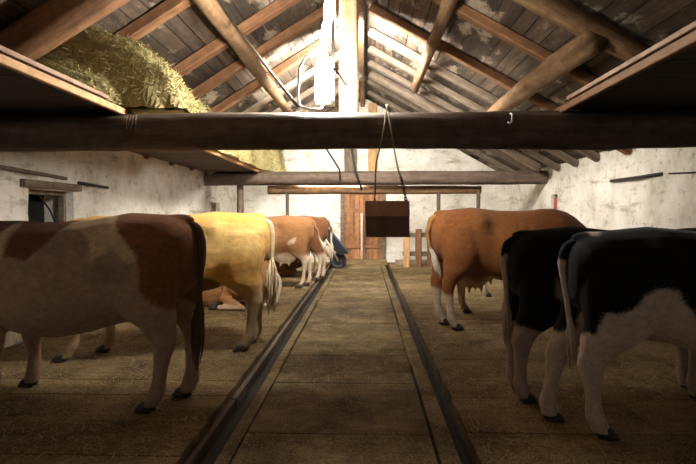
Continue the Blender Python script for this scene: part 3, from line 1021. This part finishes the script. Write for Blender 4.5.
A3 = lambda c: np.array(c, float)
def lerp_cols(base, over, m):
    m = np.clip(m, 0, 1)[:, None]
    return base * (1 - m) + over * m
def sstep(a, b, v):
    t = np.clip((v - a) / (b - a), 0, 1)
    return t * t * (3 - 2 * t)
def full(P, c):
    return np.tile(A3(c), (len(P), 1))
CREAM = (.62, .47, .33); WHITE = (.72, .62, .50); BLACK = (.0065, .006, .006)

def in_poly(x, z, poly):
    r = np.zeros(len(x), bool)
    n = len(poly)
    for i in range(n):
        (x1, z1), (x2, z2) = poly[i], poly[(i + 1) % n]
        cond = ((z1 > z) != (z2 > z)) & (x < (x2 - x1) * (z - z1) / (z2 - z1 + 1e-12) + x1)
        r ^= cond
    return r

def coat_near_left(P):
    w = wav(P, 9, 3) * .035; w2 = wav(P, 16, 4) * .02
    x, y, z = P[:, 0] + w + w2, P[:, 1], P[:, 2] + w - w2
    c = full(P, (.47, .32, .23))
    brown = A3((.26, .105, .045)); pale = A3((.78, .57, .36))
    # pale hip arc
    hip = in_poly(x, z, [(.26, 1.06), (.42, 1.34), (.60, 1.42), (.95, 1.42), (.92, 1.28), (.72, 1.22), (.62, 1.02), (.45, 1.14), (.33, 1.02)])
    c[hip] = pale
    rump = in_poly(x, z, [(-.3, 1.6), (.56, 1.6), (.48, 1.34), (.28, 1.10), (.22, .85), (.05, .70), (-.3, .70)])
    c[rump] = brown
    flank = in_poly(x, z, [(.88, 1.33), (1.0, 1.38), (1.32, 1.33), (1.36, 1.1), (1.15, 1.04), (.98, 1.14)])
    c[flank] = brown * .8
    sh = (z > 1.02 + (1.75 - x) * .70) & (x > 1.30)
    band = (z > .90 + (1.62 - x) * .70) & (x > 1.2) & ~sh
    c[band & (x > 1.38)] = pale
    c[sh] = brown * .85
    c[(x > 1.9)] = brown
    under = in_poly(x, z, [(.30, 1.04), (.58, 1.02), (.60, .88), (.34, .86)])
    c[under] = A3((.37, .245, .175))
    return c

def coat_yellow(P):
    w = wav(P, 8, 6)
    c = full(P, (.84, .47, .12))
    c = lerp_cols(c, A3((.90, .60, .22)), sstep(-.2, .8, w))
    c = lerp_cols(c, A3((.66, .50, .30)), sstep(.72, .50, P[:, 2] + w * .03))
    leg = (P[:, 2] < .62) & (P[:, 0] < .5)
    c[leg] = c[leg] * .9
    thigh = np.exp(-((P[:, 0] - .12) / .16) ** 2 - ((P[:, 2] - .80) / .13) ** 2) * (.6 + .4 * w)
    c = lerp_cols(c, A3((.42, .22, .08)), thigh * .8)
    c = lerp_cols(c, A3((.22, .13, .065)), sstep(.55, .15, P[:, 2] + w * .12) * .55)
    spot = ((P[:, 0] - .62) / .17) ** 2 + ((P[:, 2] - .62) / .13) ** 2 + w * .2 < 1
    c[spot] = A3((.22, .11, .04))
    return c

def coat_far_brown(P):
    w = wav(P, 10, 9) * .04
    c = full(P, (.38, .185, .075))
    c = lerp_cols(c, A3((.68, .56, .42)), sstep(.68, .58, P[:, 2] + w))
    m = in_poly(P[:, 0] + w, P[:, 2] + w, [(.25, .98), (.42, .92), (.40, .78), (.26, .80)])
    c[m] = A3((.70, .56, .42))
    return c
def coat_far_dark(P):
    w = wav(P, 10, 19) * .04
    c = full(P, (.20, .085, .036))
    c = lerp_cols(c, A3((.66, .55, .42)), sstep(.60, .52, P[:, 2] + w))
    return c
def coat_chestnut(P):
    w = wav(P, 9, 21) * .05
    c = full(P, (.30, .115, .036))
    c = lerp_cols(c, A3((.23, .075, .022)), sstep(.9, 1.7, P[:, 0] + w * 3))
    c = lerp_cols(c, A3((.70, .60, .47)), sstep(.47, .42, P[:, 2] + w))
    u = (P[:, 0] > .28) & (P[:, 0] < .8) & (P[:, 2] < .60) & (np.abs(P[:, 1]) < .14) & (P[:, 2] > .36)
    c[u] = A3((.55, .38, .22))
    c[P[:, 0] > 2.34] = A3((.70, .60, .50))
    return c
def coat_tan(P):
    w = wav(P, 9, 25) * .05
    c = full(P, (.34, .18, .085))
    c = lerp_cols(c, A3((.38, .25, .14)), sstep(.6, .5, P[:, 2] + w))
    u = (P[:, 0] > .25) & (P[:, 0] < .8) & (P[:, 2] < .60) & (np.abs(P[:, 1]) < .14) & (P[:, 2] > .36)
    c[u] = A3((.62, .46, .28))
    return c
def coat_black_a(P):
    w = wav(P, 12, 31) * .035
    x, z = P[:, 0] + w, P[:, 2] + w
    c = full(P, BLACK)
    c[(z < .60)] = A3((.46, .37, .31))
    m = in_poly(x, z, [(.22, 1.02), (.32, .90), (.46, .84), (.42, .78), (.22, .86)])
    c[m] = A3((.50, .40, .33))
    return c
def coat_black_b(P):
    w = wav(P, 13, 37) * .03; w2 = wav(P, 30, 38) * .012
    x, y, z = P[:, 0] + w + w2, P[:, 1], P[:, 2] + w - w2
    c = full(P, BLACK)
    line = np.interp(x, [-.2, .06, .12, .22, .30, .42, .56, .64, .74, .90, 1.05, 1.3, 1.5], [.62, .70, .88, .87, .90, 1.03, .97, .84, .76, .73, .62, .55, .50])
    wh = (z < line) & (x < 1.35)
    c[wh] = A3((.66, .54, .46))
    c[(z < .5) & (x > 1.3)] = A3((.60, .50, .42))
    m = in_poly(x, z, [(.03, 1.40), (.12, 1.40), (.13, 1.33), (.05, 1.31)])
    c[m] = A3((.70, .62, .55))
    return c

L_ = lambda a: math.radians(a)
cow('brown and cream patched cow standing nearest on the left, head out of frame', (-1.27, 3.90, 0), PI + L_(-9), coat_near_left, scale=1.03, head_pitch=-1.2, length=.97,
    pose=(.10, .0, .05, -.05), voxel=.014, slope=.045, width=1.05, deep=.06, legw=1.42, tail=[(.05, 0, 1.30), (-.048, 0, 1.255), (-.078, .01, 1.16), (-.085, .02, 1.08), (-.075, .02, .85), (-.065, .03, .66)],
    tail_cols=((.10, .045, .025), (.13, .07, .04), 1.3), switch=.36, switch_r=.035)
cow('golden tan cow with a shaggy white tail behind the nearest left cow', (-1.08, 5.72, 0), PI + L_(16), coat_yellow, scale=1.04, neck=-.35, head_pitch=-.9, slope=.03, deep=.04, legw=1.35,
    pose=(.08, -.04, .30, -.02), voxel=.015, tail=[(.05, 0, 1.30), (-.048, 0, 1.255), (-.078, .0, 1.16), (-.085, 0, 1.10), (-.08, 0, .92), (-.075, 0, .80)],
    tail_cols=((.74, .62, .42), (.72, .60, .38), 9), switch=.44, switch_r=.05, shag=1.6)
cow('brown cow with whitish legs, far left beside the aisle gutter', (-1.06, 10.45, 0), PI + L_(4), coat_far_brown, pose=(.06, -.08, 0, .1), udder=True,
    tail=[(.05, 0, 1.30), (-.048, 0, 1.255), (-.078, 0, 1.16), (-.12, -.03, 1.1), (-.18, -.06, .9), (-.26, -.08, .78)], tail_cols=((.40, .22, .10), (.72, .64, .5), 1.0), switch=.26, switch_r=.04)
cow('dark brown cow farthest back on the left near the wheelbarrow', (-.86, 11.65, 0), PI + L_(2), coat_far_dark, pose=(.05, -.06, 0, .1),
    tail=[(.05, 0, 1.30), (-.048, 0, 1.255), (-.078, 0, 1.16), (-.12, 0, 1.1), (-.12, 0, .85), (-.12, 0, .7)], tail_cols=((.20, .09, .04), (.66, .56, .44), 1.0), switch=.28, switch_r=.04)
cow('lying cream and brown cow beyond the golden tan cow', (-1.42, 8.1, 0), PI + L_(-10), coat_far_brown, lying=True, scale=.88, head_pitch=-.95, tail=[(.05, 0, 1.30), (-.048, 0, 1.255), (-.078, 0, 1.16), (-.18, .06, 1.0), (-.14, .2, .68), (.05, .32, .63)],
    tail_cols=((.38, .19, .08), (.6, .5, .38), 1.0), switch=.2, switch_r=.03)
cow('lying dark cow partly hidden under the far brown cow', (-1.35, 12.62, 0), PI + L_(4), coat_far_dark, lying=True, scale=.92, head_pitch=-.9, tail=[(.05, 0, 1.30), (-.048, 0, 1.255), (-.078, 0, 1.16), (-.18, .06, 1.0), (-.14, .2, .68), (.05, .32, .63)],
    tail_cols=((.20, .09, .04), (.6, .5, .38), 1.0), switch=.2, switch_r=.03)
cow('chestnut cow with white stockings facing the right wall', (.86, 6.70, 0), L_(13), coat_chestnut, scale=1.07, pose=(.02, .06, .0, -.1), udder=True, voxel=.015, neck=-.42, head_pitch=-.6, length=.93, legw=1.25, deep=.03,
    tail=[(.05, 0, 1.30), (-.048, 0, 1.255), (-.078, 0, 1.16), (-.10, 0, 1.12), (-.08, -.02, .95), (-.02, -.04, .80)], tail_cols=((.46, .22, .07), (.78, .70, .58), .93), switch=.26, switch_r=.03)
cow('tan cow behind the chestnut cow, only its legs and udder showing', (1.32, 7.85, 0), L_(13), coat_tan, scale=.95, pose=(.05, -.05, 0, .1), udder=True, width=.9, length=.9, neck=-.3,
    tail_cols=((.30, .15, .07), (.5, .4, .3), .9))
cow('brown calf farthest right, its legs showing beneath the chestnut cow', (2.0, 9.4, 0), L_(8), coat_far_dark, scale=.74, pose=(.05, -.05, 0, .1),
    tail_cols=((.20, .09, .04), (.5, .4, .3), .9), cat='cow')
cow('black heifer with grey white shanks behind the nearest right one', (1.14, 4.18, 0), L_(4), coat_black_a, scale=.94, pose=(-.06, -.10, 0, -.1), voxel=.015, width=.88, legw=1.35,
    tail=[(.05, 0, 1.30), (-.048, 0, 1.255), (-.078, 0, 1.16), (-.085, 0, 1.1), (-.065, 0, .9), (-.06, 0, .70)], tail_cols=(BLACK, (.62, .50, .42), 1.16), switch=.26, switch_r=.03)
cow('black and white heifer standing nearest on the right', (1.36, 3.56, 0), L_(-3), coat_black_b, scale=.945, pose=(-.26, 0, -.1, .12), voxel=.013, width=.92, slope=-.01, legw=1.42, deep=.03,
    tail=[(.05, 0, 1.30), (-.048, 0, 1.255), (-.078, 0, 1.16), (-.075, 0, 1.1), (-.045, 0, .9), (-.02, 0, .68)], tail_cols=(BLACK, (.66, .54, .46), 1.17), switch=.26, switch_r=.03)

# ------------------------------------------------------------------ straw and litter on the floor
def litter(name, n, regions, mat, label, cat, length=(.03, .11), wd=.0022):
    V = []; F = []
    for _ in range(n):
        x0, x1, y0, y1 = random.choices([r[:4] for r in regions], [r[4] for r in regions])[0]
        x, y = random.uniform(x0, x1), y0 + (y1 - y0) * random.random() ** 1.3
        a = random.uniform(0, PI); L = random.uniform(*length) / 2
        dx, dy = math.cos(a) * L, math.sin(a) * L
        nx, ny = -math.sin(a) * wd, math.cos(a) * wd
        z0, z1 = random.uniform(.002, .015), random.uniform(.002, .022)
        i = len(V)
        V += [(x - dx - nx, y - dy - ny, z0), (x - dx + nx, y - dy + ny, z0), (x + dx + nx, y + dy + ny, z1), (x + dx - nx, y + dy - ny, z1)]
        F.append((i, i + 1, i + 2, i + 3))
    o = link(name, mesh(name, V, F), M[mat])
    return tag(o, label, cat, None, 'stuff')
litter('straw_litter', 22000, [(-3.7, -1.1, 3.0, 15.5, 5), (.69, 4.1, 3.0, 15.5, 5), (-.75, .40, 4.5, 15, .6)], 'straw', 'short straw scattered over the stall floors and the aisle', 'straw')
